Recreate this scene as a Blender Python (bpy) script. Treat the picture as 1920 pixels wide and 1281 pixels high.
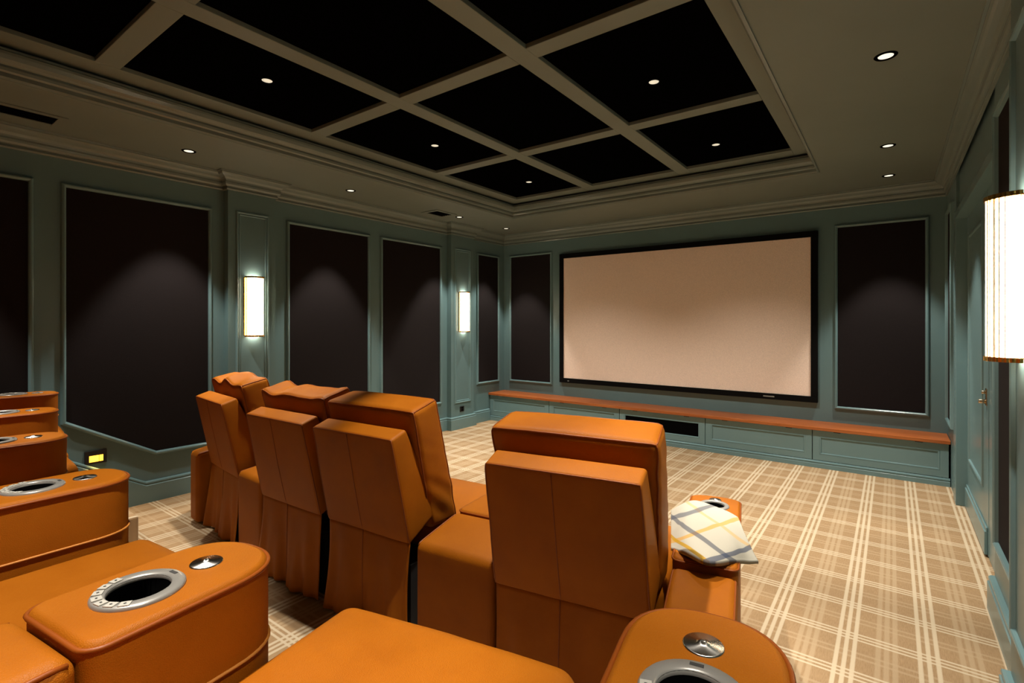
import bpy, bmesh, math, random
from mathutils import Vector, Matrix
random.seed(7)
for o in list(bpy.data.objects): bpy.data.objects.remove(o, do_unlink=True)
C = bpy.context.scene.collection
S = bpy.context.scene
# ---------------------------------------------------------------- camera, world, exposure
F_PX, YAW, V0 = 958.17, 0.639715, 605.3
cam = bpy.data.cameras.new('camera'); cam_o = bpy.data.objects.new('camera', cam); C.objects.link(cam_o)
cam.sensor_width = 36; cam.lens = F_PX / 1920 * 36
cam.shift_y = -(640.5 - V0) / 1920
cam.clip_start = 0.02
cam_o.location = (0, 0, 1.5); cam_o.rotation_euler = (math.pi / 2, 0, YAW)
S.camera = cam_o
w = bpy.data.worlds.new('World'); S.world = w; w.use_nodes = True
w.node_tree.nodes['Background'].inputs[0].default_value = (0.9, 0.8, 0.65, 1)
w.node_tree.nodes['Background'].inputs[1].default_value = 0.0
S.view_settings.view_transform = 'Standard'; S.view_settings.look = 'None'
S.view_settings.exposure = 0.0; S.view_settings.gamma = 1; S.view_settings.use_curve_mapping = False
WARM = (1.0, 0.91, 0.78)
P_WALL, P_COF, P_SCONCE = 165, 325, 22     # spot watts at the soffit, at the coffers; sconce emission strength

# ---------------------------------------------------------------- room numbers (metres)
XL, XR, YB, YR = -5.0, 0.43, 6.5, -3.2          # left, right, screen wall, rear wall
ZC, ZT, ZP = 2.885, 3.06, 3.085                 # soffit, beam underside, ceiling panels
TX0, TX1, TY0, TY1 = -4.025, -0.545, -1.96, 5.43
RZ, RY = 0.40, 0.86                             # rear platform height, front edge
XD = 0.49                                       # door plane
# ---------------------------------------------------------------- materials
def mat(name, col=(0.8, 0.8, 0.8), rough=0.5, metal=0.0, spec=0.5, **k):
    m = bpy.data.materials.new(name); m.use_nodes = True
    b = m.node_tree.nodes['Principled BSDF']
    b.inputs['Base Color'].default_value = (*col, 1); b.inputs['Roughness'].default_value = rough
    b.inputs['Metallic'].default_value = metal; b.inputs['Specular IOR Level'].default_value = spec
    for n, v in k.items(): b.inputs[n.replace('_', ' ')].default_value = v
    return m
class NB:
    def __init__(s, m): s.m = m; s.t = m.node_tree; s.b = s.t.nodes['Principled BSDF']
    def n(s, ty, **k):
        x = s.t.nodes.new(ty)
        for a, v in k.items(): setattr(x, a, v)
        return x
    def l(s, a, b): s.t.links.new(a, b)
    def val(s, sock, v):
        if isinstance(v, (int, float)): sock.default_value = v
        else: s.l(v, sock)
    def math(s, op, a, b=None, c=None):
        x = s.n('ShaderNodeMath', operation=op)
        for i, v in enumerate((a, b, c)):
            if v is not None: s.val(x.inputs[i], v)
        return x.outputs[0]
    def noise(s, vec, scale, detail=2, rough=0.5):
        x = s.n('ShaderNodeTexNoise'); s.l(vec, x.inputs['Vector'])
        x.inputs['Scale'].default_value = scale; x.inputs['Detail'].default_value = detail; x.inputs['Roughness'].default_value = rough
        return x.outputs['Fac']
    def obj(s): return s.n('ShaderNodeTexCoord').outputs['Object']
    def pos(s): return s.n('ShaderNodeNewGeometry').outputs['Position']
    def ramp(s, fac, stops):
        x = s.n('ShaderNodeValToRGB'); s.l(fac, x.inputs[0]); e = x.color_ramp.elements
        while len(e) < len(stops): e.new(0.5)
        for q, (p, c) in zip(e, stops): q.position = p; q.color = (*c, 1)
        return x.outputs[0]
    def mix(s, fac, a, b):
        x = s.n('ShaderNodeMix', data_type='RGBA'); s.val(x.inputs[0], fac)
        for sock, v in ((x.inputs[6], a), (x.inputs[7], b)):
            if isinstance(v, tuple): sock.default_value = (*v, 1)
            else: s.l(v, sock)
        return x.outputs[2]
    def bump(s, h, strength, dist=0.01):
        x = s.n('ShaderNodeBump'); x.inputs['Strength'].default_value = strength; x.inputs['Distance'].default_value = dist
        s.l(h, x.inputs['Height']); s.l(x.outputs[0], s.b.inputs['Normal'])
    def color(s, c): s.l(c, s.b.inputs['Base Color'])

def paint(name, col, rough):
    m = mat(name, col, rough); q = NB(m); p = q.pos()
    q.color(q.ramp(q.noise(p, 1.3, 3), [(0.3, tuple(c * 0.95 for c in col)), (0.7, tuple(min(1, c * 1.05) for c in col))]))
    q.bump(q.noise(p, 160, 2), 0.05, 0.002); return m
M = {}
M['paint'] = paint('teal_satin_paint', (0.125, 0.215, 0.228), 0.36)
M['ceil'] = paint('warm_lit_soffit_paint', (0.168, 0.206, 0.182), 0.6)  # same teal paint as the walls; olive cast of dim warm light put into colour
M['crown'] = paint('warm_lit_gloss_paint', (0.185, 0.235, 0.220), 0.24)  # same paint as the trim; warm light on the mouldings mixed into the colour
M['trim'] = paint('teal_gloss_paint', (0.150, 0.255, 0.272), 0.26)

def fabric(name, col, sc=420):
    m = mat(name, col, 0.95, spec=0.15); q = NB(m); p = q.pos()
    n = q.noise(p, sc, 2)
    q.color(q.ramp(n, [(0.3, tuple(c * 0.75 for c in col)), (0.7, tuple(c * 1.3 for c in col))]))
    q.bump(n, 0.25, 0.003); return m
M['fabric'] = fabric('black_acoustic_fabric', (0.0135, 0.0105, 0.0112))
M['cfabric'] = fabric('black_ceiling_fabric', (0.0012, 0.0012, 0.0012)); M['cfabric'].node_tree.nodes['Principled BSDF'].inputs['Specular IOR Level'].default_value = 0.0

m = M['leather'] = mat('tan_leather', (0.56, 0.165, 0.022), 0.5, spec=0.15); q = NB(m); p = q.pos()
vor = q.n('ShaderNodeTexVoronoi', feature='DISTANCE_TO_EDGE'); q.l(p, vor.inputs['Vector']); vor.inputs['Scale'].default_value = 330
big = q.noise(p, 5, 4, 0.6); fine = q.noise(p, 240, 3)
q.color(q.ramp(big, [(0.28, (0.295, 0.082, 0.003)), (0.55, (0.34, 0.100, 0.004)), (0.8, (0.375, 0.116, 0.005))]))
hh = q.math('ADD', q.math('MULTIPLY', q.math('MINIMUM', vor.outputs['Distance'], 0.25), 1.6), q.math('MULTIPLY', fine, 0.5))
q.bump(hh, 0.34, 0.0018)
q.l(q.math('MULTIPLY_ADD', big, 0.2, 0.42), q.b.inputs['Roughness'])
M['piping'] = mat('leather_piping', (0.235, 0.055, 0.005), 0.45, spec=0.3)
M['thread'] = mat('stitch_thread', (0.52, 0.20, 0.03), 0.6)
M['under'] = mat('recliner_underside_black', (0.006, 0.005, 0.005), 0.8)

def stripes(q, coord, pitch, centre, gap, hw, soft=0.002, dbl=False):
    d = q.math('SUBTRACT', coord, centre)
    d = q.math('DIVIDE', d, pitch); d = q.math('SUBTRACT', d, q.math('ROUND', d)); d = q.math('ABSOLUTE', q.math('MULTIPLY', d, pitch))
    e = q.math('ABSOLUTE', q.math('SUBTRACT', d, gap))
    r = e if dbl else q.math('MINIMUM', d, e)
    mr = q.n('ShaderNodeMapRange'); q.l(r, mr.inputs[0])
    mr.inputs[1].default_value = hw - soft; mr.inputs[2].default_value = hw + soft; mr.inputs[3].default_value = 1; mr.inputs[4].default_value = 0
    return mr.outputs[0]
m = M['carpet'] = mat('plaid_carpet', (0.5, 0.35, 0.2), 0.95, spec=0.1); q = NB(m); p = q.pos()
sx = q.n('ShaderNodeSeparateXYZ'); q.l(p, sx.inputs[0]); X, Y = sx.outputs[0], sx.outputs[1]
st = q.n('ShaderNodeVectorMath', operation='MULTIPLY'); q.l(p, st.inputs[0]); st.inputs[1].default_value = (260, 30, 1)
grain = q.noise(st.outputs[0], 1.0, 2)
wob = q.math('MULTIPLY_ADD', q.noise(p, 320, 1), 0.004, -0.002)
Xw, Yw = q.math('ADD', X, wob), q.math('ADD', Y, wob)
base = q.ramp(grain, [(0.25, (0.255, 0.165, 0.088)), (0.75, (0.33, 0.222, 0.122))])
pale, cream = (0.375, 0.275, 0.168), (0.49, 0.405, 0.285)
c = q.mix(q.math('MULTIPLY', stripes(q, Yw, 0.325, 2.775, 0.020, 0.008, 0.003, True), 0.6), base, pale)
c = q.mix(q.math('MULTIPLY', stripes(q, Xw, 0.303, -0.0205, 0.031, 0.010, 0.003), 0.8), c, pale)
c = q.mix(q.math('MULTIPLY', stripes(q, Yw, 0.325, 2.937, 0.027, 0.0062, 0.002), 0.92), c, cream)
c = q.mix(q.math('MULTIPLY', stripes(q, Xw, 0.303, -0.172, 0.032, 0.0085, 0.002), 0.92), c, cream)
q.color(c); q.bump(q.noise(p, 260, 2), 0.35, 0.004)

m = M['wood'] = mat('walnut_bench_top', (0.22, 0.075, 0.03), 0.32); q = NB(m); p = q.pos()
st = q.n('ShaderNodeVectorMath', operation='MULTIPLY'); q.l(p, st.inputs[0]); st.inputs[1].default_value = (2.2, 26, 26)
n = q.noise(st.outputs[0], 1.0, 5, 0.65)
q.color(q.ramp(n, [(0.25, (0.24, 0.056, 0.013)), (0.5, (0.37, 0.100, 0.022)), (0.75, (0.48, 0.15, 0.037))]))
q.bump(n, 0.06, 0.002)
M['screen'] = fabric('projection_screen_cloth', (0.93, 0.75, 0.64), 500)
M['velvet'] = mat('screen_frame_black_velvet', (0.004, 0.004, 0.004), 0.9, spec=0.1)
M['black'] = mat('black_enamel', (0.008, 0.008, 0.008), 0.45)
M['void'] = mat('dark_cavity', (0.003, 0.003, 0.003), 0.9, spec=0.0)
M['badge'] = mat('grey_badge', (0.28, 0.30, 0.28), 0.4, 0.3)
M['brass'] = mat('polished_brass', (0.83, 0.47, 0.12), 0.22, 1.0)
M['bronze'] = mat('bronze_hardware', (0.50, 0.42, 0.30), 0.25, 1.0)
M['silver'] = mat('silver_grey_plastic', (0.33, 0.32, 0.30), 0.34, 0.4)
M['key'] = mat('pale_key_cap', (0.46, 0.45, 0.41), 0.4)
M['ink'] = mat('dark_print', (0.04, 0.04, 0.04), 0.6)
M['steel'] = mat('turned_steel', (0.62, 0.60, 0.57), 0.24, 1.0)
q = NB(M['steel']); M['steel'].node_tree.nodes['Principled BSDF'].inputs['Anisotropic'].default_value = 0.85
tg = q.n('ShaderNodeTangent', direction_type='RADIAL', axis='Z'); q.l(tg.outputs[0], q.b.inputs['Tangent'])
M['glass'] = mat('clear_glass_rod', (1.0, 0.90, 0.72), 0.04, Transmission_Weight=1.0, IOR=1.45)
def emit(name, col, st, base=(0.8, 0.8, 0.8)):
    m = mat(name, base, 0.5); b = m.node_tree.nodes['Principled BSDF']
    b.inputs['Emission Color'].default_value = (*col, 1); b.inputs['Emission Strength'].default_value = st; return m
M['tube'] = emit('sconce_lamp_glow', (1.0, 0.86, 0.70), P_SCONCE)
M['lens'] = emit('downlight_lens_glow', (1.0, 0.93, 0.74), 1.1)
M['clens'] = emit('coffer_lens_glow', (1.0, 0.93, 0.70), 0.62)
M['amber'] = emit('step_light_glow', (1.0, 0.40, 0.03), 4.0, (0.9, 0.5, 0.1))

# blanket plaid in UV space
m = M['blanket'] = mat('cream_plaid_wool', (0.80, 0.76, 0.62), 0.9, spec=0.1); q = NB(m)
uv = q.n('ShaderNodeUVMap').outputs[0]; sx = q.n('ShaderNodeSeparateXYZ'); q.l(uv, sx.inputs[0]); U, V = sx.outputs[0], sx.outputs[1]
def band(v, c0, hw):
    d = q.math('ABSOLUTE', q.math('SUBTRACT', v, c0)); mr = q.n('ShaderNodeMapRange'); q.l(d, mr.inputs[0])
    mr.inputs[1].default_value = hw; mr.inputs[2].default_value = hw + 0.006; mr.inputs[3].default_value = 1; mr.inputs[4].default_value = 0
    return mr.outputs[0]
c = q.mix(0.0, (0.42, 0.395, 0.33), (0.42, 0.395, 0.33))
for v, c0, hw, col, f in ((U, 0.606, 0.016, (0.50, 0.28, 0.06), 0.8), (V, 0.540, 0.012, (0.50, 0.32, 0.12), 0.65), (U, 0.20, 0.012, (0.50, 0.28, 0.06), 0.6), (V, 0.965, 0.016, (0.42, 0.24, 0.01), 0.9),
                          (V, 0.782, 0.020, (0.06, 0.07, 0.10), 0.72), (U, 0.395, 0.016, (0.07, 0.08, 0.11), 0.72), (U, 0.905, 0.022, (0.05, 0.065, 0.11), 0.78)):
    c = q.mix(q.math('MULTIPLY', band(v, c0, hw), f), c, col)
q.color(c); q.bump(q.noise(q.pos(), 600, 2), 0.3, 0.002)

# ---------------------------------------------------------------- helpers
def link(name, me, ma, parent=None, smooth=False):
    o = bpy.data.objects.new(name, me); C.objects.link(o)
    if ma is not None: me.materials.append(M[ma] if isinstance(ma, str) else ma)
    if parent: o.parent = parent
    if smooth:
        for p in me.polygons: p.use_smooth = True
    return o
def mesh(name, verts, faces, ma, parent=None, smooth=False):
    me = bpy.data.meshes.new(name); me.from_pydata([tuple(v) for v in verts], [], faces); me.update()
    bm = bmesh.new(); bm.from_mesh(me); bmesh.ops.recalc_face_normals(bm, faces=bm.faces); bm.to_mesh(me); bm.free()
    return link(name, me, ma, parent, smooth)
def bm_obj(name, bm, ma, parent=None, smooth=False, recalc=True):
    me = bpy.data.meshes.new(name)
    if recalc: bmesh.ops.recalc_face_normals(bm, faces=bm.faces)
    bm.to_mesh(me); bm.free(); return link(name, me, ma, parent, smooth)
def addbox(bm, x0, x1, y0, y1, z0, z1):
    v = [bm.verts.new(p) for p in ((x0, y0, z0), (x1, y0, z0), (x1, y1, z0), (x0, y1, z0), (x0, y0, z1), (x1, y0, z1), (x1, y1, z1), (x0, y1, z1))]
    for f in ((3, 2, 1, 0), (4, 5, 6, 7), (0, 1, 5, 4), (1, 2, 6, 5), (2, 3, 7, 6), (3, 0, 4, 7)): bm.faces.new([v[i] for i in f])
def boxes(name, bl, ma, parent=None, bev=0):
    bm = bmesh.new()
    for b in bl: addbox(bm, *b)
    if bev: bmesh.ops.bevel(bm, geom=bm.edges[:], offset=bev, segments=2, affect='EDGES', profile=0.5)
    return bm_obj(name, bm, ma, parent)
def structure(o): o['kind'] = 'structure'; return o
def tag(o, label, cat, group=None):
    o['label'] = label; o['category'] = cat
    if group: o['group'] = group
    return o
def empty(name, loc=(0, 0, 0), rz=0):
    o = bpy.data.objects.new(name, None); C.objects.link(o); o.location = loc; o.rotation_euler = (0, 0, rz); o.empty_display_size = 0.1; return o
def tube(name, pts, r, ma, parent=None, closed=False, seg=8, bm=None):
    own = bm is None
    if own: bm = bmesh.new()
    pts = [Vector(p) for p in pts]; n = len(pts); rings = []
    up = None
    for i, p in enumerate(pts):
        a = pts[(i - 1) % n] if (closed or i > 0) else p; b = pts[(i + 1) % n] if (closed or i < n - 1) else p
        t = (b - a).normalized()
        if up is None: up = t.orthogonal().normalized()
        up = (up - t * up.dot(t)); up = up.normalized() if up.length > 1e-6 else t.orthogonal().normalized()
        s = t.cross(up)
        rings.append([bm.verts.new(p + (up * math.cos(k * 2 * math.pi / seg) + s * math.sin(k * 2 * math.pi / seg)) * r) for k in range(seg)])
    for i in range(n if closed else n - 1):
        A, B = rings[i], rings[(i + 1) % n]
        for k in range(seg): bm.faces.new((A[k], A[(k + 1) % seg], B[(k + 1) % seg], B[k]))
    if not closed: bm.faces.new(rings[0][::-1]); bm.faces.new(rings[-1])
    if own: return bm_obj(name, bm, ma, parent, True)
def lathe(name, prof, ma, parent=None, seg=32, loc=(0, 0, 0), smooth=True, a0=0, a1=2 * math.pi):
    bm = bmesh.new(); full = abs(a1 - a0 - 2 * math.pi) < 1e-6; n = seg if full else seg + 1; rings = []
    for r, z in prof:
        if r < 1e-6: rings.append([bm.verts.new((loc[0], loc[1], loc[2] + z))] * n)
        else: rings.append([bm.verts.new((loc[0] + r * math.cos(a0 + (a1 - a0) * k / seg), loc[1] + r * math.sin(a0 + (a1 - a0) * k / seg), loc[2] + z)) for k in range(n)])
    for A, B in zip(rings, rings[1:]):
        for k in range(seg):
            k2 = (k + 1) % n; f = []
            for v in (A[k], A[k2], B[k2], B[k]):
                if v not in f: f.append(v)
            if len(f) > 2: bm.faces.new(f)
    return bm_obj(name, bm, ma, parent, smooth)
def vnoise(p, s, seed=0):
    from mathutils import noise
    return noise.noise(Vector((p[0] * s + seed * 7.3, p[1] * s + seed * 3.1, p[2] * s + seed * 5.7)))
class RHex:
    """rounded hexahedron: corners ordered (x-,x+) fastest, then (y-,y+), then (z-,z+)"""
    def __init__(s, c, r, ni=6, ne=3, puff=0.0, wr=0.0, ws=6, seed=0, fn=None):
        s.c = [Vector(p) for p in c]; s.r = r; s.puff = puff; s.wr = wr; s.ws = ws; s.seed = seed; s.fn = fn; s.ni = ni; s.ne = ne
        L = lambda i, j: (s.c[i] - s.c[j]).length
        s.h = [(L(0, 1) + L(4, 5) + L(2, 3) + L(6, 7)) / 8, (L(0, 2) + L(1, 3) + L(4, 6) + L(5, 7)) / 8, (L(0, 4) + L(1, 5) + L(2, 6) + L(3, 7)) / 8]
        s.r = min(r, min(s.h) * 0.95)
    def warp(s, a, b, c):
        x, y, z = (a + 1) / 2, (b + 1) / 2, (c + 1) / 2; k = s.c
        return ((k[0] * (1 - x) + k[1] * x) * (1 - y) + (k[2] * (1 - x) + k[3] * x) * y) * (1 - z) + ((k[4] * (1 - x) + k[5] * x) * (1 - y) + (k[6] * (1 - x) + k[7] * x) * y) * z
    def at(s, p):
        qv = [p[i] * s.h[i] for i in range(3)]; inn = [max(-(s.h[i] - s.r), min(s.h[i] - s.r, qv[i])) for i in range(3)]
        d = Vector([qv[i] - inn[i] for i in range(3)])
        if d.length > 1e-9: d = d.normalized() * s.r
        qv = [inn[i] + d[i] for i in range(3)]
        n = [qv[i] / s.h[i] for i in range(3)]
        for i in range(3):
            j, k = (i + 1) % 3, (i + 2) % 3
            if s.puff: qv[i] += math.copysign(s.puff * abs(n[i]) ** 3 * max(0, 1 - n[j] ** 2) ** 0.6 * max(0, 1 - n[k] ** 2) ** 0.6, n[i])
        v = s.warp(*[qv[i] / s.h[i] for i in range(3)])
        if s.wr:
            g = vnoise(v, s.ws, s.seed) * s.wr + vnoise(v, s.ws * 2.3, s.seed + 3) * s.wr * 0.45
            c0 = s.warp(0, 0, 0); dd = (v - c0).normalized(); v = v + dd * g
        return s.fn(v, p) if s.fn else v
    def axis(s, i):
        e = s.r / s.h[i]; o = [-1 + e - e * math.tan(math.pi / 4 * k / s.ne) for k in range(s.ne, 0, -1)]
        m = [-1 + e + (2 - 2 * e) * k / s.ni for k in range(s.ni + 1)]
        return o + m + [-v for v in o[::-1]]
    def build(s, bm=None):
        own = bm is None
        if own: bm = bmesh.new()
        cache = {}
        def V(p):
            k = tuple(round(t, 5) for t in p)
            if k not in cache: cache[k] = bm.verts.new(s.at(p))
            return cache[k]
        ax = [s.axis(i) for i in range(3)]
        for i in range(3):
            j, k = (i + 1) % 3, (i + 2) % 3
            for sg in (-1, 1):
                for a, a2 in zip(ax[j], ax[j][1:]):
                    for b, b2 in zip(ax[k], ax[k][1:]):
                        f = []
                        for u, v in ((a, b), (a2, b), (a2, b2), (a, b2)):
                            p = [0, 0, 0]; p[i] = sg; p[j] = u; p[k] = v; f.append(V(p))
                        bm.faces.new(f if sg > 0 else f[::-1])
        return bm
    def obj(s, name, ma, parent=None): return bm_obj(name, s.build(), ma, parent, True)
    def path(s, ks, n=14, out=0.0):
        pts = []; c0 = s.warp(0, 0, 0)
        for a, b in zip(ks, ks[1:]):
            for t in range(n): p = [a[i] + (b[i] - a[i]) * t / n for i in range(3)]; pts.append(s.at(p))
        pts.append(s.at(ks[-1]))
        return [p + (p - c0).normalized() * out for p in pts]
def box8(x0, x1, y0, y1, z0, z1): return [(x, y, z) for z in (z0, z1) for y in (y0, y1) for x in (x0, x1)]
def offset_path(path, d, closed):
    n = len(path); out = []
    for i in range(n):
        p = Vector(path[i]); a = Vector(path[i - 1]) if (closed or i > 0) else None; b = Vector(path[(i + 1) % n]) if (closed or i < n - 1) else None
        ns = []
        if a is not None: t = (p - a).normalized(); ns.append(Vector((-t.y, t.x)))
        if b is not None: t = (b - p).normalized(); ns.append(Vector((-t.y, t.x)))
        if len(ns) == 1: o = ns[0]
        else: o = (ns[0] + ns[1]); o = o / max(0.2, (1 + ns[0].dot(ns[1])))
        out.append(p + o * d)
    return out
def sweep(name, path, prof, ma, parent=None, closed=False):
    """path in plan, the room lies on its left; prof = (distance from the wall, z)"""
    bm = bmesh.new(); rows = [[bm.verts.new((q.x, q.y, z)) for q in offset_path(path, d, closed)] for d, z in prof]; n = len(path)
    for A, B in zip(rows, rows[1:]):
        for i in range(n if closed else n - 1): bm.faces.new((A[i], A[(i + 1) % n], B[(i + 1) % n], B[i]))
    if not closed:
        for i in (0, n - 1): bm.faces.new([r[i] for r in rows])
    return bm_obj(name, bm, ma, parent)
def inset(poly, d):
    n = len(poly); out = []
    for i in range(n):
        p = Vector(poly[i]); t1 = (p - Vector(poly[i - 1])).normalized(); t2 = (Vector(poly[(i + 1) % n]) - p).normalized()
        n1, n2 = Vector((-t1.y, t1.x)), Vector((-t2.y, t2.x)); out.append(p + (n1 + n2) / (1 + n1.dot(n2)) * d)
    return out
def rails(poly, wd, proud, to3, ma, parent, name='frame_rail', base=0.0):
    """mitred half-round moulding along a CCW polygon in wall coordinates; to3(a, b, h) -> world"""
    K = 7; loops = [inset(poly, wd * k / (K - 1)) for k in range(K)]
    hs = [base] + [base + proud * (0.35 + 0.65 * math.sin(math.pi * (k - 0) / (K - 1)) ** 0.7) for k in range(1, K - 1)] + [base]; n = len(poly)
    for i in range(n):
        j = (i + 1) % n; vs = []; fs = []
        for k in range(K): vs += [to3(*loops[k][i], hs[k]), to3(*loops[k][j], hs[k])]
        for k in range(K - 1): fs.append((2 * k, 2 * k + 1, 2 * k + 3, 2 * k + 2))
        fs += [tuple(2 * k for k in range(K)), tuple(2 * k + 1 for k in range(K)), (0, 1, 2 * K - 1, 2 * K - 2)]
        mesh(name, vs, fs, ma, parent)
# ---------------------------------------------------------------- shell
bm = bmesh.new(); addbox(bm, XL - 0.15, XR + 0.3, YR, YB + 0.2, -0.12, 0)
structure(bm_obj('floor', bm, 'carpet'))
plat = structure(boxes('riser_platform', [(XL, XR, YR, RY, 0, RZ)], 'carpet', bev=0.012))
structure(boxes('stair_step', [(XL, -4.13, RY, 1.28, 0, 0.18)], 'carpet', bev=0.012))
wl = structure(boxes('wall_left', [(XL - 0.15, XL, YR, YB + 0.2, -0.1, 3.3)], 'paint'))
wb = structure(boxes('wall_back', [(XL - 0.15, XR + 0.3, YB, YB + 0.2, -0.1, 3.3)], 'paint'))
wr = structure(boxes('wall_right', [(XR, XR + 0.3, YR, 3.65, 0, 3.3), (XR, XR + 0.3, 5.65, YB, 0, 3.3), (XR + 0.02, XR + 0.3, 3.65, 5.65, 2.36, 3.3), (XD + 0.03, XR + 0.3, 3.65, 5.65, 0, 2.36)], 'paint'))
structure(boxes('wall_rear', [(XL - 0.15, XR + 0.3, YR - 0.15, YR, -0.1, 3.3)], 'paint'))
ceil = structure(boxes('ceiling', [(XL, TX0, YR, YB, ZC, 3.3), (TX1, XR, YR, YB, ZC, 3.3), (TX0, TX1, TY1, YB, ZC, 3.3), (TX0, TX1, YR, TY0, ZC, 3.3), (TX0, TX1, TY0, TY1, 3.11, 3.3)], 'ceil'))
# coffer beams and black ceiling panels, children of the ceiling
PX = [(-3.82, -2.877), (-2.747, -1.804), (-1.674, -0.73)]
PY = [(-1.76, -0.46), (-0.335, 0.96), (1.085, 2.38), (2.505, 3.80), (3.925, 5.225)]
for x0, x1 in ((TX0, PX[0][0]), (PX[0][1], PX[1][0]), (PX[1][1], PX[2][0]), (PX[2][1], TX1)):
    boxes('beam', [(x0, x1, TY0, TY1, ZT, 3.12)], 'ceil', ceil, bev=0.003)
for y0, y1 in [(TY0, PY[0][0])] + [(a[1], b[0]) for a, b in zip(PY, PY[1:])] + [(PY[-1][1], TY1)]:
    for x0, x1 in PX: boxes('cross_beam', [(x0, x1, y0, y1, ZT, 3.12)], 'ceil', ceil, bev=0.003)
cp = None
for x0, x1 in PX:
    for y0, y1 in PY: boxes('ceiling_panel', [(x0, x1, y0, y1, ZP, 3.115)], 'cfabric', ceil, bev=0.004)
# tray moulding (loop runs clockwise in plan so that the opening is on its left when seen from below)
tray = [(TX0, TY0), (TX1, TY0), (TX1, TY1), (TX0, TY1)]
tp = [(-0.012, ZC + 0.001), (-0.012, ZC - 0.008), (0.004, ZC - 0.008), (0.010, ZC + 0.004), (0.010, ZC + 0.028), (0.022, ZC + 0.036), (0.026, ZC + 0.052), (0.022, ZC + 0.066), (0.040, ZC + 0.076),
      (0.052, ZC + 0.092), (0.060, ZC + 0.115), (0.062, ZC + 0.130), (0.050, ZC + 0.140), (0.050, ZC + 0.152), (0.0, ZC + 0.152), (0.0, ZC + 0.174)]
structure(sweep('trim_2', tray, tp, 'crown', closed=True))
# crown moulding round the room, breaking forward over the pilasters
PD = 0.08
PIL = [(2.22, 2.675), (5.195, 5.67)]
PXR = 0.36
path = [(XR, YR), (XR, 2.22), (PXR, 2.22), (PXR, 2.675), (XR, 2.675), (XR, YB), (XL, YB)]
for a, b in PIL[::-1]: path += [(XL, b), (XL + PD, b), (XL + PD, a), (XL, a)]
path += [(XL, YR)]
k = ZC
cr = [(0.0, k - 0.155), (0.014, k - 0.155), (0.018, k - 0.147), (0.016, k - 0.138), (0.010, k - 0.134), (0.010, k - 0.124), (0.024, k - 0.122), (0.034, k - 0.110), (0.037, k - 0.094), (0.034, k - 0.080), (0.038, k - 0.066),
      (0.052, k - 0.050), (0.074, k - 0.040), (0.086, k - 0.032), (0.094, k - 0.020), (0.094, k - 0.013), (0.106, k - 0.012), (0.108, k - 0.001), (0.0, k)]
structure(sweep('trim_1', path, cr, 'crown'))
# pilasters
def wall_map(side):
    if side == 'L': return lambda a, b, h: (XL + h, a, b)
    if side == 'R': return lambda a, b, h: (XR - h, a, b)
    return lambda a, b, h: (a, YB - h, b)
def rect(a0, a1, b0, b1): return [(a0, b0), (a1, b0), (a1, b1), (a0, b1)]
for a, b in PIL:
    pl = boxes('pilaster', [(XL, XL + PD, a, b, 0, ZC - 0.1)], 'paint', wl)
    mp = lambda p, q_, h: (XL + PD + h, p, q_)
    rails(rect(a + 0.068, b - 0.068, 0.36, 2.55), 0.026, 0.016, mp, 'trim', pl, 'panel_rail')
    rails(rect(a + 0.094, b - 0.094, 0.386, 2.524), 0.016, 0.008, mp, 'trim', pl, 'panel_rail')
pl = boxes('pilaster', [(PXR, XR, 2.22, 2.675, 0, ZC - 0.1)], 'paint', wr)
mp = lambda p, q_, h: (PXR - h, p, q_)
rails(rect(2.288, 2.607, 0.36, 2.55), 0.026, 0.016, mp, 'trim', pl, 'panel_rail')
# baseboards
bp = [(0, 0.0), (0.030, 0.0), (0.030, 0.142), (0.024, 0.147), (0.020, 0.150), (0.020, 0.156), (0.026, 0.160), (0.024, 0.170), (0.014, 0.176), (0, 0.177)]
lp = [(XL, 6.12), (XL, PIL[1][1]), (XL + PD, PIL[1][1]), (XL + PD, PIL[1][0]), (XL, PIL[1][0]), (XL, PIL[0][1]), (XL + PD, PIL[0][1]), (XL + PD, PIL[0][0]), (XL, PIL[0][0]), (XL, 1.594)]
bl = structure(sweep('baseboard_left', lp, bp, 'trim'))
SL = 0.575   # stair slope
y_top = 1.594 - RZ / SL
vs = []; fs = []; n = len(bp)
for (y, dz, b0) in ((1.594, 0, 0), (y_top, RZ, 0.0)):
    for d, z in bp: vs.append((XL + d, y, (z + dz) if z > 0 else 0))
for i in range(n - 1): fs.append((i, i + 1, n + i + 1, n + i))
mesh('sloping_baseboard', vs, fs, 'trim', bl)
mesh('platform_baseboard', [(XL + d, y, z + RZ) for y in (y_top, YR) for d, z in bp], [(i, i + 1, n + i + 1, n + i) for i in range(n - 1)], 'trim', bl)
br = structure(sweep('baseboard_right', [(XR, 0.9), (XR, 2.22), (PXR, 2.22), (PXR, 2.675), (XR, 2.675), (XR, 3.65)], bp, 'trim'))
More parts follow.
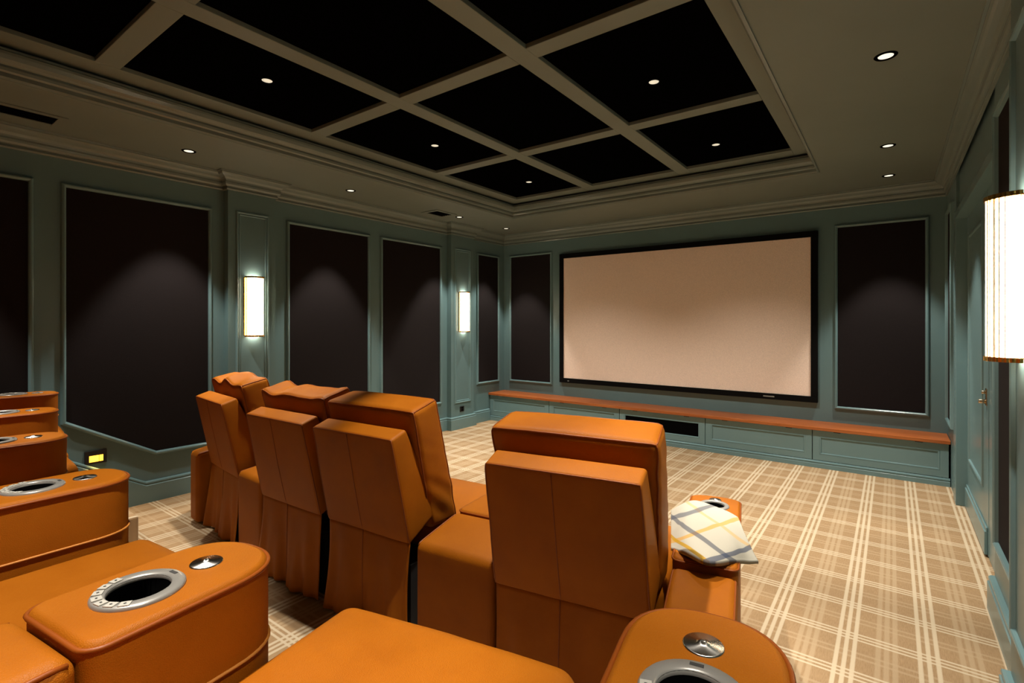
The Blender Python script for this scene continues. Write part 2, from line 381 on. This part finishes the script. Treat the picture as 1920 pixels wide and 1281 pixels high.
# ---------------------------------------------------------------- acoustic wall panels
def wall_panel(side, poly, label, bead=0.036):
    mp = wall_map(side); c = [sum(p[i] for p in poly) / len(poly) for i in (0, 1)]
    e = empty('acoustic_panel', mp(c[0], min(p[1] for p in poly), 0)); off = Vector(e.location)
    mq = lambda a, b, h: tuple(Vector(mp(a, b, h)) - off)
    inn = inset(poly, bead * 0.8); nn = len(inn)
    mesh('fabric_face', [mq(*p, 0.008) for p in inn] + [mq(*p, 0.0) for p in inn], [tuple(range(nn))] + [(i, (i + 1) % nn, nn + (i + 1) % nn, nn + i) for i in range(nn)], 'fabric', e)
    rails(poly, bead, 0.030, mq, 'trim', e)
    return tag(e, label, 'wall panel')
PT, PB = 2.552, 0.378
wall_panel('L', rect(-0.15, 0.905, 0.79, PT), 'tall black fabric panel on left wall, cut off by the photo edge')
wall_panel('L', [(1.05, 0.735), (1.662, PB + 0.006), (2.112, PB + 0.006), (2.112, PT), (1.05, PT)], 'black fabric wall panel with sloping lower edge above amber step light')
wall_panel('L', rect(2.826, 3.875, PB, PT), 'black fabric panel on left wall, just right of the larger-looking sconce')
wall_panel('L', rect(4.025, 5.08, PB, PT), 'black fabric panel on left wall, just left of the farther sconce')
wall_panel('L', rect(5.82, 6.366, 0.57, PT), 'narrow black fabric panel on left wall in the room corner')
wall_panel('B', rect(-4.879, -4.08, 0.57, 2.565), 'black fabric panel on screen wall, left of the projection screen')
wall_panel('B', rect(-0.503, 0.295, 0.57, 2.552), 'black fabric panel on screen wall, right of the projection screen')
wall_panel('R', rect(2.86, 3.50, PB, PT), 'dark fabric panel on right wall between door and near sconce')
wall_panel('R', rect(5.82, 6.36, 0.57, PT), 'fabric panel on right wall beyond the door, seen edge-on')
# ---------------------------------------------------------------- door on the right wall
dr = structure(boxes('door_1', [(XD, XD + 0.04, 4.41, 5.55, 0.01, 2.355)], 'trim', bev=0.002))
mp = lambda a, b, h: (XD - h, a, b)
rails(rect(4.62, 5.40, 0.40, 2.20), 0.03, 0.012, mp, 'trim', dr, 'door_moulding')
boxes('kick_board', [(XD - 0.018, XD, 4.43, 5.53, 0.015, 0.165), (XD - 0.010, XD, 4.43, 5.53, 0.165, 0.19)], 'trim', dr, bev=0.004)
hd = boxes('latch_plate', [(XD - 0.006, XD, 4.455, 4.505, 0.965, 1.075)], 'bronze', dr, bev=0.002)
tube('door_knob', [(XD - 0.004, 4.48, 0.99), (XD - 0.02, 4.48, 0.99), (XD - 0.022, 4.48, 0.99), (XD - 0.04, 4.48, 0.99)], 0.014, 'bronze', hd)
tube('thumb_turn', [(XD - 0.004, 4.48, 1.05), (XD - 0.025, 4.48, 1.05)], 0.011, 'bronze', hd)
structure(boxes('trim_3', [(XR - 0.012, XD + 0.03, 5.55, 5.65, 0, 2.42), (XR - 0.012, XR + 0.05, 5.65, 5.74, 0, 2.42), (XR - 0.012, XD + 0.03, 3.65, 5.55, 2.355, 2.42), (XD + 0.002, XD + 0.03, 3.65, 4.405, 0, 2.355)], 'trim', bev=0.004))
# ---------------------------------------------------------------- projection screen
e = empty('projection_screen', (-2.292, YB, 0.625)); w2, h2, fb = 1.64, 1.882, 0.066
boxes('screen_surface', [(-w2 + fb, w2 - fb, -0.035, -0.02, fb, h2 - fb)], 'screen', e)
for x0, x1, z0, z1 in ((-w2, w2, 0, fb), (-w2, w2, h2 - fb, h2), (-w2, -w2 + fb, fb, h2 - fb), (w2 - fb, w2, fb, h2 - fb)):
    boxes('frame_bar', [(x0, x1, -0.05, 0, z0, z1)], 'velvet', e, bev=0.004)
boxes('maker_badge', [(1.10, 1.215, -0.053, -0.05, 0.026, 0.040)], 'badge', e)
boxes('sensor_window', [(-1.50, -1.475, -0.053, -0.05, 0.022, 0.036)], 'badge', e)
tag(e, 'wide blank beige projection screen in black frame on end wall', 'screen')
# ---------------------------------------------------------------- bench along the screen wall
BX = [-4.993, -3.91, -2.833, -1.753, -0.668, 0.418]; BF = 6.135
names = ['leftmost teal cabinet unit under the wooden bench top, in the corner', 'teal cabinet unit second from the left under the bench top',
         'middle teal cabinet unit under the bench with a black speaker grille', 'teal cabinet unit between the grille unit and the rightmost one',
         'rightmost teal cabinet unit under the wooden bench top beside door']
for i in range(5):
    x0, x1 = BX[i], BX[i + 1]; cx = (x0 + x1) / 2; hw = (x1 - x0) / 2
    e = empty('bench_cabinet', (cx, BF, 0))
    boxes('body', [(-hw + 0.002, hw - 0.002, 0.02, YB - BF - 0.005, 0.075, 0.388)], 'paint', e)
    d0, d1, z0, z1 = -hw + 0.004, hw - 0.004, 0.078, 0.384; fr = 0.06
    bm = bmesh.new()
    for b in ((d0, d1, 0, 0.02, z0, z0 + fr), (d0, d1, 0, 0.02, z1 - fr, z1), (d0, d0 + fr, 0, 0.02, z0 + fr, z1 - fr), (d1 - fr, d1, 0, 0.02, z0 + fr, z1 - fr)): addbox(bm, *b)
    door = bm_obj('door', bm, 'trim', e)
    mp = lambda a, b, h: (a, 0.006 - h + 0.004, b)
    if i == 2:
        boxes('speaker_grille', [(d0 + fr, d1 - fr, 0.010, 0.02, z0 + fr, z1 - fr)], 'void', door)
    else:
        boxes('door_panel', [(d0 + fr, d1 - fr, 0.011, 0.02, z0 + fr, z1 - fr)], 'trim', door)
    rails(rect(d0 + fr - 0.004, d1 - fr + 0.004, z0 + fr - 0.004, z1 - fr + 0.004), 0.022, 0.010, mp, 'trim', door, 'door_moulding')
    for sx_ in (-0.30, 0.30): boxes('touch_latch', [(sx_ * hw * 2 - 0.03, sx_ * hw * 2 + 0.03, -0.006, 0.012, 0.378, 0.388)], 'black' if i != 0 else 'bronze', door)
    tag(e, names[i], 'cabinet', 'cabinet units under the bench')
o = boxes('bench_top', [(XL + 0.004, XR - 0.004, BF - 0.035, YB - 0.002, 0.390, 0.424)], 'wood', bev=0.004); o.name = 'bench'; tag(o, 'long polished walnut bench seat slab below the projection screen', 'bench')
structure(sweep('baseboard_back', [(XR - 0.006, BF + 0.005), (XL + 0.006, BF + 0.005)], [(0, 0), (0.022, 0), (0.022, 0.042), (0.016, 0.047), (0.016, 0.052), (0.021, 0.056), (0.019, 0.066), (0.008, 0.072), (0, 0.074)], 'trim'))
# ---------------------------------------------------------------- recessed downlights
def downlight(x, y, z, label, group, watts, lens, r=0.052, li=0.034, size=62, blend=0.4):
    e = empty('recessed_downlight', (x, y, z))
    lathe('trim_ring', [(li, 0.0), (li + 0.002, -0.004), (r - 0.004, -0.005), (r, -0.001), (r, 0.003)], 'void', e, 28)
    lathe('lens', [(0.0, -0.0015), (li, -0.0015), (li, 0.002)], lens, e, 24)
    lathe('baffle_slit', [(0.0, -0.0022), (li * 0.55, -0.0022), (li * 0.6, -0.0018)], lens, e, 20)
    L = bpy.data.lights.new('downlight_lamp', 'SPOT'); L.energy = watts; L.color = WARM; L.spot_size = math.radians(size); L.spot_blend = blend; L.shadow_soft_size = 0.03
    lo = bpy.data.objects.new('downlight_lamp', L); C.objects.link(lo); lo.parent = e; lo.location = (0, 0, -0.012)
    return tag(e, label, 'downlight', group)
lx = -4.55; LYs = [-1.45, 0.15, 1.75, 3.285, 4.96, 5.97]
LT = {1.75: 'small downlight in left soffit, nearest the slot vent', 3.285: 'small downlight in left soffit, second in from the camera', 4.96: 'small downlight in left soffit beside the square vent', 5.97: 'small downlight in left soffit nearest the screen wall'}
for y in LYs: downlight(lx, y, ZC, LT.get(y, 'small downlight in left soffit behind the photo edge'), 'soffit downlights', P_WALL, 'lens')
RT = {3.285: 'largest-looking downlight in the right soffit, nearest the camera', 4.96: 'middle downlight of the three in the right soffit', 5.97: 'downlight in right soffit nearest the screen wall'}
for y in LYs: downlight(-0.027, y, ZC, RT.get(y, 'small downlight in right soffit behind the photo edge'), 'soffit downlights', P_WALL, 'lens')
CT = {(0, 1.725): 'downlight in black ceiling panel nearest the slot vent', (0, 3.253): 'downlight in black ceiling panel, middle of the left column', (0, 4.727): 'downlight in black ceiling panel at the far left tray corner',
      (1, 3.253): 'downlight in large black ceiling panel upper right', (1, 4.727): 'downlight in black ceiling panel at the far right tray corner'}
for i, x in enumerate((-3.28, -1.258)):
    for y in (0.2, 1.725, 3.253, 4.727):
        downlight(x, y, ZP, CT.get((i, y), 'downlight in a black ceiling panel above the photo edge'), 'coffer downlights', P_COF, 'clens', r=0.046, li=0.032, size={0.2: 52, 1.725: 56, 3.253: 76, 4.727: 112}[y], blend=0.4 if y < 2 else 1.0)
# ---------------------------------------------------------------- ceiling vents
def vent(x0, x1, y0, y1, label, f=0.045):
    e = empty('ceiling_vent', ((x0 + x1) / 2, (y0 + y1) / 2, ZC)); a, b = (x1 - x0) / 2, (y1 - y0) / 2
    for q0 in ((-a, a, -b, -b + f), (-a, a, b - f, b), (-a, -a + f, -b + f, b - f), (a - f, a, -b + f, b - f)):
        boxes('frame_bar', [(*q0, -0.009, 0)], 'ceil', e, bev=0.002)
    boxes('duct_opening', [(-a + f, a - f, -b + f, b - f, -0.002, 0.0)], 'void', e)
    n = 5
    for i in range(n):
        x = -a + f + (2 * a - 2 * f) * (i + 0.5) / n; boxes('blade', [(x - 0.004, x + 0.004, -b + f, b - f, -0.007, -0.002)], 'void', e)
    tag(e, label, 'vent')
vent(-4.74, -4.475, -0.25, 0.985, 'long black slot vent in the left soffit, cut off by photo edge')
vent(-4.74, -4.46, 4.46, 4.82, 'small dark square vent in the left soffit near the far sconce')
# ---------------------------------------------------------------- wall sconces
def sconce(x, y, zb, face, label):
    e = empty('wall_sconce', (x, y, zb), 0 if face > 0 else math.pi); H, R = 0.575, 0.088
    def arc(r, k, n): a = -math.pi / 2 + math.pi * k / n; return (r * math.cos(a) * 0.98 + 0.012, r * math.sin(a))
    boxes('back_plate', [(0, 0.012, -R - 0.004, R + 0.004, 0.012, H - 0.012)], 'brass', e, bev=0.002)
    lathe('lamp_diffuser', [(0.0, 0.003), (0.056, 0.003), (0.056, H - 0.003), (0.0, H - 0.003)], 'tube', e, 24, (0.012, 0, 0), True, -math.pi / 2, math.pi / 2)
    nr = 15
    for k in range(nr + 1):
        px, py = arc(R - 0.009, k, nr); tube('glass_rod', [(px, py, z) for z in (0.012, 0.0125, 0.014, H - 0.014, H - 0.0125, H - 0.012)], 0.0062, 'glass', e, seg=10)
    for nm, z0, z1 in (('base_ring', 0.0, 0.016), ('top_ring', H - 0.016, H)):
        bm = bmesh.new(); n = 60; A = []
        for r_, z in ((R - 0.022, z0), (R, z0), (R, z1), (R - 0.022, z1)):
            row = []
            for k in range(n + 1):
                sc = 1.0 if r_ < R else 1 + 0.035 * abs(math.sin(math.pi * 15 * k / n))
                px, py = arc(r_ * sc, k, n); row.append(bm.verts.new((px, py, z)))
            A.append(row)
        for i in range(4):
            P, Q = A[i], A[(i + 1) % 4]
            for k in range(n): bm.faces.new((P[k], P[k + 1], Q[k + 1], Q[k]))
        for k in (0, n): bm.faces.new([r[k] for r in A])
        bm_obj(nm, bm, 'brass', e)
    return tag(e, label, 'sconce', 'wall sconces')
sconce(XL + PD, 2.452, 1.366, 1, 'glowing glass-rod sconce on left wall pilaster behind the leftmost front recliner')
sconce(XL + PD, 5.44, 1.366, 1, 'glowing glass-rod sconce on left wall pilaster near the screen wall')
sconce(PXR, 2.452, 1.366, -1, 'large glowing glass-rod sconce close to camera on right wall')
# step light and outlet
e = empty('step_light', (XL, 1.262, 0.398))
boxes('housing', [(0, 0.012, -0.07, 0.07, 0, 0.105)], 'black', e, bev=0.003)
boxes('lit_window', [(0.012, 0.014, -0.042, 0.045, 0.018, 0.066)], 'amber', e)
boxes('divider', [(0.014, 0.016, 0.018, 0.021, 0.018, 0.066)], 'black', e)
L = bpy.data.lights.new('step_lamp', 'SPOT'); L.energy = 4; L.color = (1, 0.55, 0.12); L.spot_size = 2.4; L.spot_blend = 0.8; L.shadow_soft_size = 0.02
lo = bpy.data.objects.new('step_lamp', L); C.objects.link(lo); lo.parent = e; lo.location = (0.03, 0, 0.04); lo.rotation_euler = (0, -math.radians(40), 0)
tag(e, 'amber step light in dark housing low on the left wall', 'step light')
e = empty('wall_outlet', (XL + PD, 5.415, 0.235))
boxes('cover_plate', [(0, 0.006, -0.045, 0.045, 0, 0.075)], 'black', e, bev=0.002)
for z in (0.012, 0.042): boxes('socket', [(0.006, 0.008, -0.02, 0.02, z, z + 0.022)], 'void', e)
tag(e, 'black wall outlet at the foot of the farther pilaster', 'outlet')

# ---------------------------------------------------------------- recliners
def recliner(loc, rz, label, group, seed=0, crumple=0.006, ext=0.0, wide=1.0):
    """origin on the floor under the top rear edge; local +y faces the screen"""
    e = empty('recliner', loc, rz); e.scale = (wide, 1, 1)
    W = 0.282
    # rear shell in two panels with a seam between them
    c = [(-W - 0.012, 0.105, 0.455), (W + 0.012, 0.105, 0.455), (-W - 0.012, 0.315, 0.56), (W + 0.012, 0.315, 0.56), (-W, 0.0, 0.968), (W, 0.0, 0.968), (-W, 0.095, 1.0), (W, 0.095, 1.0)]
    H = RHex(c, 0.014, 10, 3, 0.004, 0.002, 5, seed); sh = H.obj('back_shell', 'leather', e)
    tube('back_seam', H.path([(-0.08, -1, 0.97), (-0.08, -1, -0.97)], 16, 0.0), 0.0022, 'piping', sh, seg=6)
    tube('shell_piping', H.path([(-1, -1, -1), (-1, -1, 1), (1, -1, 1), (1, -1, -1)], 20, 0.001), 0.0035, 'piping', sh, seg=6)
    # back cushion with rounded head
    def head(v, p):
        # crumpled upper rim on the softer cushions
        t = max(0, (v.z - 0.93) / 0.17)
        if crumple > 0.008: v = v + Vector((0, 0, crumple * 1.3 * t * math.sin(v.x * 21 + seed) * (0.5 + 0.5 * math.sin(v.x * 9 + seed * 2))))
        # creases across the sides and lower front
        k = max(0, abs(p[0]) - 0.75) * 4; w_ = max(0, 1 - abs(p[2]) ** 2)
        if k: v = v + Vector((math.copysign(1, p[0]) * 0.006 * k * w_ * math.sin(v.z * 75 + v.y * 40 + 2.5 * math.sin(v.z * 11 + seed)) * (0.4 + 0.6 * math.sin(v.z * 9 + seed)), 0, 0))
        return v
    V = 0.318
    c = [(-V + 0.03, 0.265, 0.475), (V - 0.03, 0.265, 0.475), (-V + 0.03, 0.47, 0.475), (V - 0.03, 0.47, 0.475), (-V, 0.105, 1.082), (V, 0.105, 1.082), (-V + 0.012, 0.285, 1.125), (V - 0.012, 0.285, 1.125)]
    Hc = RHex(c, 0.028, 26, 4, 0.012, crumple * 0.6, 6, seed, head)
    cu = Hc.obj('back_cushion', 'leather', e)
    tube('cushion_piping', Hc.path([(-1, -1, -0.6), (-1, -1, 1), (1, -1, 1), (1, -1, -0.6)], 26, 0.0015), 0.0042, 'piping', cu, seg=6)
    tube('cushion_piping', Hc.path([(-1, 1, -1), (-1, 1, 1), (1, 1, 1), (1, 1, -1)], 26, 0.0015), 0.0042, 'piping', cu, seg=6)
    for s in (-1, 1): tube('cushion_piping', Hc.path([(s, -1, 1), (s, 1, 1)], 12, 0.001), 0.003, 'piping', cu, seg=6)
    # skirt hanging from the shell, with folds
    nx, nz = 40, 16; vs = []; fs = []; rnd = random.Random(seed + 11); ph = [rnd.uniform(0, 6.3) for _ in range(4)]
    for j in range(nz + 1):
        t = j / nz; z = 0.468 - t * 0.455
        for i in range(nx + 1):
            u = -1 + 2 * i / nx
            fold = 0.015 * math.sin(u * 5.5 + ph[0] + t * 1.2) * t + 0.010 * math.sin(u * 11 + ph[1] - t * 2.0) * t + 0.008 * math.sin(u * 19 + ph[2]) * t * t
            wv = (W + 0.008) * u * (1 - 0.05 * math.sin(math.pi * t) * (0.4 + 0.6 * abs(math.sin(ph[3] + u))))
            vs.append((wv, 0.112 - 0.035 * t + fold, z))
    m1 = len(vs); vs += [(x, y + 0.006, z) for x, y, z in vs]; st = nx + 1
    for j in range(nz):
        for i in range(nx):
            a = j * st + i; fs.append((a, a + 1, a + st + 1, a + st)); fs.append((m1 + a, m1 + a + st, m1 + a + st + 1, m1 + a + 1))
    for j in range(nz):
        for i in (0, nx): a = j * st + i; fs.append((a, a + st, m1 + a + st, m1 + a))
    for i in range(nx):
        for j in (0, nz): a = j * st + i; fs.append((a, a + 1, m1 + a + 1, m1 + a))
    sk = mesh('skirt', vs, fs, 'leather', e, True)
    mid = [vs[j * st + nx // 2 - 2] for j in range(nz + 1)]; tube('skirt_seam', [(v[0], v[1] - 0.001, v[2]) for v in mid], 0.0022, 'piping', sk, seg=6)
    tube('skirt_hem', [(v[0], v[1] - 0.001, v[2]) for v in vs[:nx + 1]], 0.004, 'piping', sk, seg=6)
    # seat cushion, footrest and dark base
    Hs = RHex(box8(-0.285, 0.285, 0.32, 0.955 + ext, 0.33, 0.475), 0.045, 10, 4, 0.012, 0.003, 7, seed); Hs.obj('seat_cushion', 'leather', e)
    RHex(box8(-0.28, 0.28, 0.905 + ext, 0.965 + ext, 0.07, 0.36), 0.025, 6, 3, 0.006).obj('footrest_panel', 'leather', e)
    boxes('base_frame', [(-0.25, 0.25, 0.16, 0.90 + ext, 0.0, 0.33)], 'under', e)
    return tag(e, label, 'recliner', group)

def arm_outline(w, length, nose, n=22, ex=2.4):
    rr = 0.03; pts = [(-w / 2 + rr - rr * math.cos(math.pi / 2 * k / 5), -length + rr - rr * math.sin(math.pi / 2 * k / 5)) for k in range(6)] + [(w / 2 - rr + rr * math.sin(math.pi / 2 * k / 5), -length + rr - rr * math.cos(math.pi / 2 * k / 5)) for k in range(6)]
    for k in range(n + 1):
        a = math.pi * k / n; cx, sy = math.cos(a), math.sin(a)
        pts.append((w / 2 * math.copysign(abs(cx) ** (2 / ex), cx), -nose + nose * abs(sy) ** (2 / ex)))
    return pts
def console(loc, rz, label, group, top=0.60, w=0.225, length=0.36, nose=0.10, block=(0.30, 0.34, 0.30, 0.0), cup=-0.225, disc=-0.105, block_top=0.53, keys=True, stitched=True, btop2=None):
    """origin on the floor under the tip of the arm pad; +y towards the tip. block = (rear half widths left, right, depth, skew)"""
    e = empty('armrest_console', loc, rz)
    out = arm_outline(w, length, nose); N = len(out); bm = bmesh.new()
    rings = []
    for ins, z in ((0.004, 0.01), (0.0, 0.03), (0.0, top - 0.022), (0.001, top - 0.012), (0.005, top - 0.004), (0.012, top)):
        lo = inset(out, ins) if ins else [Vector(p) for p in out]
        rings.append([bm.verts.new((p.x, p.y, z)) for p in lo])
    for A, B in zip(rings, rings[1:]):
        for i in range(N): bm.faces.new((A[i], A[(i + 1) % N], B[(i + 1) % N], B[i]))
    bm.faces.new(rings[0][::-1])
    # top skin with a real hole for the cup well
    Rw = 0.047; circ = [bm.verts.new((Rw * math.cos(2 * math.pi * k / 32), cup + Rw * math.sin(2 * math.pi * k / 32), top)) for k in range(32)]
    ed = [bm.edges.get((rings[-1][i], rings[-1][(i + 1) % N])) for i in range(N)] + [bm.edges.new((circ[k], circ[(k + 1) % 32])) for k in range(32)]
    bmesh.ops.triangle_fill(bm, use_beauty=True, use_dissolve=False, edges=ed)
    pad = bm_obj('arm_pad', bm, 'leather', e)
    for p in pad.data.polygons: p.use_smooth = abs(p.normal.z) < 0.95
    rim = [(p.x, p.y, top - 0.010) for p in inset(out, -0.0005)]
    tube('arm_piping', rim, 0.0042, 'piping', pad, closed=True, seg=6)
    if stitched:
        zz = top - 0.155; o2 = inset(out, -0.001)[8:]; tube('stitched_seam', [(p.x, p.y, zz) for p in o2], 0.0034, 'thread', pad, seg=6)
    # cup holder
    ch = lathe('cup_holder_ring', [(0.046, -0.002), (0.046, 0.003), (0.049, 0.0062), (0.0655, 0.0062), (0.0685, 0.003), (0.0685, -0.001)], 'silver', e, 48, (0, cup, top))
    lathe('cup_well', [(0.0465, 0.004), (0.044, -0.075), (0.0, -0.075)], 'void', ch, 32, (0, cup, top))
    if keys:
        for k in range(7):
            a = math.radians(190 + k * 21); r = 0.0575; bm = bmesh.new(); addbox(bm, -0.0078, 0.0078, -0.0072, 0.0072, 0.0058, 0.0078)
            bmesh.ops.rotate(bm, verts=bm.verts, cent=(0, 0, 0), matrix=Matrix.Rotation(a + math.pi / 2, 3, 'Z')); bmesh.ops.translate(bm, verts=bm.verts, vec=(r * math.cos(a), cup + r * math.sin(a), top))
            bm_obj('key', bm, 'key', ch)
        for k in range(7):
            a = math.radians(190 + k * 21); r = 0.0575; bm = bmesh.new(); addbox(bm, -0.0014, 0.0014, -0.0018, 0.0018, 0.0082, 0.0085)
            bmesh.ops.rotate(bm, verts=bm.verts, cent=(0, 0, 0), matrix=Matrix.Rotation(a + math.pi / 2 + 0.4 * k, 3, 'Z')); bmesh.ops.translate(bm, verts=bm.verts, vec=(r * math.cos(a), cup + r * math.sin(a), top))
            bm_obj('key_symbol', bm, 'ink', ch)
        boxes('charging_port', [(-0.012, 0.006, cup + 0.054, cup + 0.0605, top + 0.0060, top + 0.0068)], 'ink', ch)
    # turned steel tray-mount disc
    dm = lathe('steel_disc', [(0.0, 0.0075), (0.004, 0.0075), (0.0055, 0.006), (0.009, 0.0052), (0.0095, 0.0042), (0.027, 0.0026), (0.0285, 0.001), (0.0285, -0.0005)], 'steel', e, 48, (0, 0, 0))
    dm.location = (0, disc, top)
    # wedge block behind the pad
    bl_, br_, dp, sk = block; bt = block_top
    y0, y1 = -length - dp, -length - 0.004; b2 = btop2 or bt + 0.045
    c = [(-bl_ + sk, y0, 0.015), (br_ + sk, y0, 0.015), (-w / 2, y1, 0.015), (w / 2, y1, 0.015), (-bl_ + sk, y0, bt), (br_ + sk, y0, bt), (-w / 2, y1, b2), (w / 2, y1, b2)]
    Hb = RHex(c, 0.03, 6, 4, 0.003); bk = Hb.obj('rear_block', 'leather', e)
    for s in (-1, 1): tube('block_piping', Hb.path([(s, -1, 1), (s, 1, 1)], 14, 0.001), 0.004, 'piping', bk, seg=6)
    return tag(e, label, 'armrest', group)
D = math.radians
g1, g2 = 'front row recliners', 'rear row recliners'
recliner((-3.785, 1.572, 0), D(-7), 'leftmost recliner of the front row, tan leather with crumpled headrest', g1, 1, 0.016, ext=0.05)
recliner((-2.76, 1.478, 0), D(1.5), 'second recliner from left in the front row, tan leather, wavy headrest', g1, 2, 0.013, ext=0.05)
recliner((-2.10, 1.508, 0), D(4), 'third recliner from left in the front row, smooth tan leather back', g1, 3, 0.006, ext=0.05)
recliner((-0.952, 1.545, 0), D(10), 'rightmost front row recliner, largest-looking tan leather back, beside plaid blanket', g1, 4, 0.004, wide=1.05, ext=0.05)
ga, gb = 'front row armrests', 'rear row armrests'
console((-4.13, 2.52, 0), D(-4), 'armrest at the far left end of the front row', ga, 0.60, 0.20, 0.62, 0.06, (0.07, 0.07, 0.26, 0.0), cup=-0.16, disc=-0.07, keys=False, stitched=False)
console((-3.225, 2.52, 0), D(-2), 'armrest wedge between first and second front row recliners', ga, 0.60, 0.22, 0.70, 0.06, (0.18, 0.15, 0.22, 0.0), cup=-0.16, disc=-0.07, keys=False, stitched=False)
console((-1.63, 2.62, 0), D(8), 'armrest wedge between third and rightmost front row recliners', ga, 0.60, 0.33, 0.78, 0.06, (0.225, 0.185, 0.25, 0.0), cup=-0.16, disc=-0.07, keys=False, stitched=False, block_top=0.515, btop2=0.596)
console((-0.735, 2.765, 0), D(12), 'right end armrest of the front row under the plaid blanket', ga, 0.60, 0.235, 0.82, 0.05, (0.115, 0.115, 0.34, 0.0), cup=-0.155, disc=-0.07, keys=False, stitched=False)
# rear row on the platform
arms = [((-0.235, 0.845), 11, 'armrest in the bottom right foreground with steel disc and cup holder'), ((-1.068, 0.535), 8, 'large foreground armrest at lower left with silver cup holder and buttons'),
        ((-1.925, 0.56), 2, 'second armrest from the camera at the left edge, above the nearest one'), ((-2.77, 0.60), -2, 'third armrest from the camera at the left edge'),
        ((-3.62, 0.75), -5, 'fourth armrest from the camera at the left edge'), ((-4.48, 0.93), -8, 'farthest, topmost armrest at the left edge')]
for (x, y), a, lab in arms:
    console((x, y, RZ), D(a), lab, gb, 0.64, 0.222, 0.335, 0.12, (0.14, 0.10, 0.46, -0.02), cup=-0.215, disc=-0.10, block_top=0.60, btop2=0.635)
seats = [(0, 1, -0.725, 0.775, 12, 'rear row seat in the bottom centre foreground, tan leather cushion'), (1, 2, -1.50, 0.60, 4, 'rear row seat at the left edge between two cup holder armrests'),
         (2, 3, -2.35, 0.62, 0, 'rear row seat third from the camera, mostly hidden by armrests'), (3, 4, -3.19, 0.70, -4, 'rear row seat fourth from the camera, hidden behind armrests'),
         (4, 5, -4.05, 0.86, -7, 'rear row seat farthest from the camera at the left edge')]
for _, _, x, y, a, lab in seats:
    r = D(a); recliner((x + math.sin(r) * 1.42, y - math.cos(r) * 1.42, RZ), r, lab, g2, int(-x * 10), 0.004, ext=0.46, wide=0.97)
# ---------------------------------------------------------------- plaid blanket over the right front armrest
def ray(u, v, z):
    dx, dz = (u - 960) / F_PX, (V0 - v) / F_PX; s, c_ = math.sin(YAW), math.cos(YAW); t = (z - 1.5) / dz
    return Vector(((-s + dx * c_) * t, (c_ + dx * s) * t, z))
pix = [  # rows from the far edge to the near edge; points from the seat side to the aisle side: (u, v, height)
    [(1258, 958, 0.57), (1294, 939, 0.640), (1326, 943, 0.636), (1356, 955, 0.625), (1384, 970, 0.612)],
    [(1258, 982, 0.58), (1288, 970, 0.648), (1326, 972, 0.650), (1366, 984, 0.635), (1397, 1000, 0.600)],
    [(1258, 1006, 0.58), (1286, 1003, 0.648), (1327, 1010, 0.655), (1376, 1020, 0.640), (1410, 1030, 0.580)],
    [(1258, 1026, 0.58), (1288, 1036, 0.632), (1326, 1052, 0.640), (1370, 1050, 0.620), (1422, 1053, 0.555)]]
rowsp = [[ray(*p) for p in r] for r in pix]
cloth = [[Vector(((p[0] - 1240) * 8, (p[1] - 900) * 8, 0)) for p in r] for r in pix]   # the weave runs diagonally across the fold
def cr_(p, t):
    n = len(p) - 1; x = min(max(t, 0), 1) * n; i = min(int(x), n - 1); f = x - i
    a, b, c_, d = p[max(i - 1, 0)], p[i], p[i + 1], p[min(i + 2, n)]
    return 0.5 * ((2 * b) + (c_ - a) * f + (2 * a - 5 * b + 4 * c_ - d) * f * f + (3 * b - a - 3 * c_ + d) * f ** 3)
NU, NV = 40, 30; bm = bmesh.new(); uvl = bm.loops.layers.uv.new('UVMap'); grid = []; uvs = {}
for j in range(NV + 1):
    row = []
    for i in range(NU + 1):
        u, v = i / NU, j / NV
        p = cr_([cr_(r, u) for r in rowsp], v)
        p.z += 0.004 * vnoise(p, 14, 2) + 0.006 * math.sin(u * 9 + v * 5) * 0.4
        vt = bm.verts.new(p); row.append(vt); k_ = cr_([cr_(r, u) for r in cloth], v); uvs[vt] = ((k_.y + 0.33 * k_.x) / 1600, (k_.y - 0.7 * k_.x) / 1600 + 0.5)
    grid.append(row)
low = []
for j in range(NV + 1):
    row = []
    for i in range(NU + 1):
        p = grid[j][i].co.copy(); u, v = i / NU, j / NV; p.z -= 0.012 + 0.006 * math.sin(math.pi * u)
        vt = bm.verts.new(p); row.append(vt); uvs[vt] = uvs[grid[j][i]]
    low.append(row)
for j in range(NV):
    for i in range(NU):
        bm.faces.new((grid[j][i], grid[j + 1][i], grid[j + 1][i + 1], grid[j][i + 1])); bm.faces.new((low[j][i], low[j][i + 1], low[j + 1][i + 1], low[j + 1][i]))
for j in range(NV):
    for i in (0, NU): bm.faces.new((grid[j][i], grid[j + 1][i], low[j + 1][i], low[j][i]))
for i in range(NU):
    for j in (0, NV): bm.faces.new((grid[j][i], grid[j][i + 1], low[j][i + 1], low[j][i]))
for f in bm.faces:
    for lp_ in f.loops: lp_[uvl].uv = uvs[lp_.vert]
o = bm_obj('plaid_blanket', bm, 'blanket', None, True)
tag(o, 'cream plaid blanket with navy and mustard stripes draped over armrest', 'blanket')
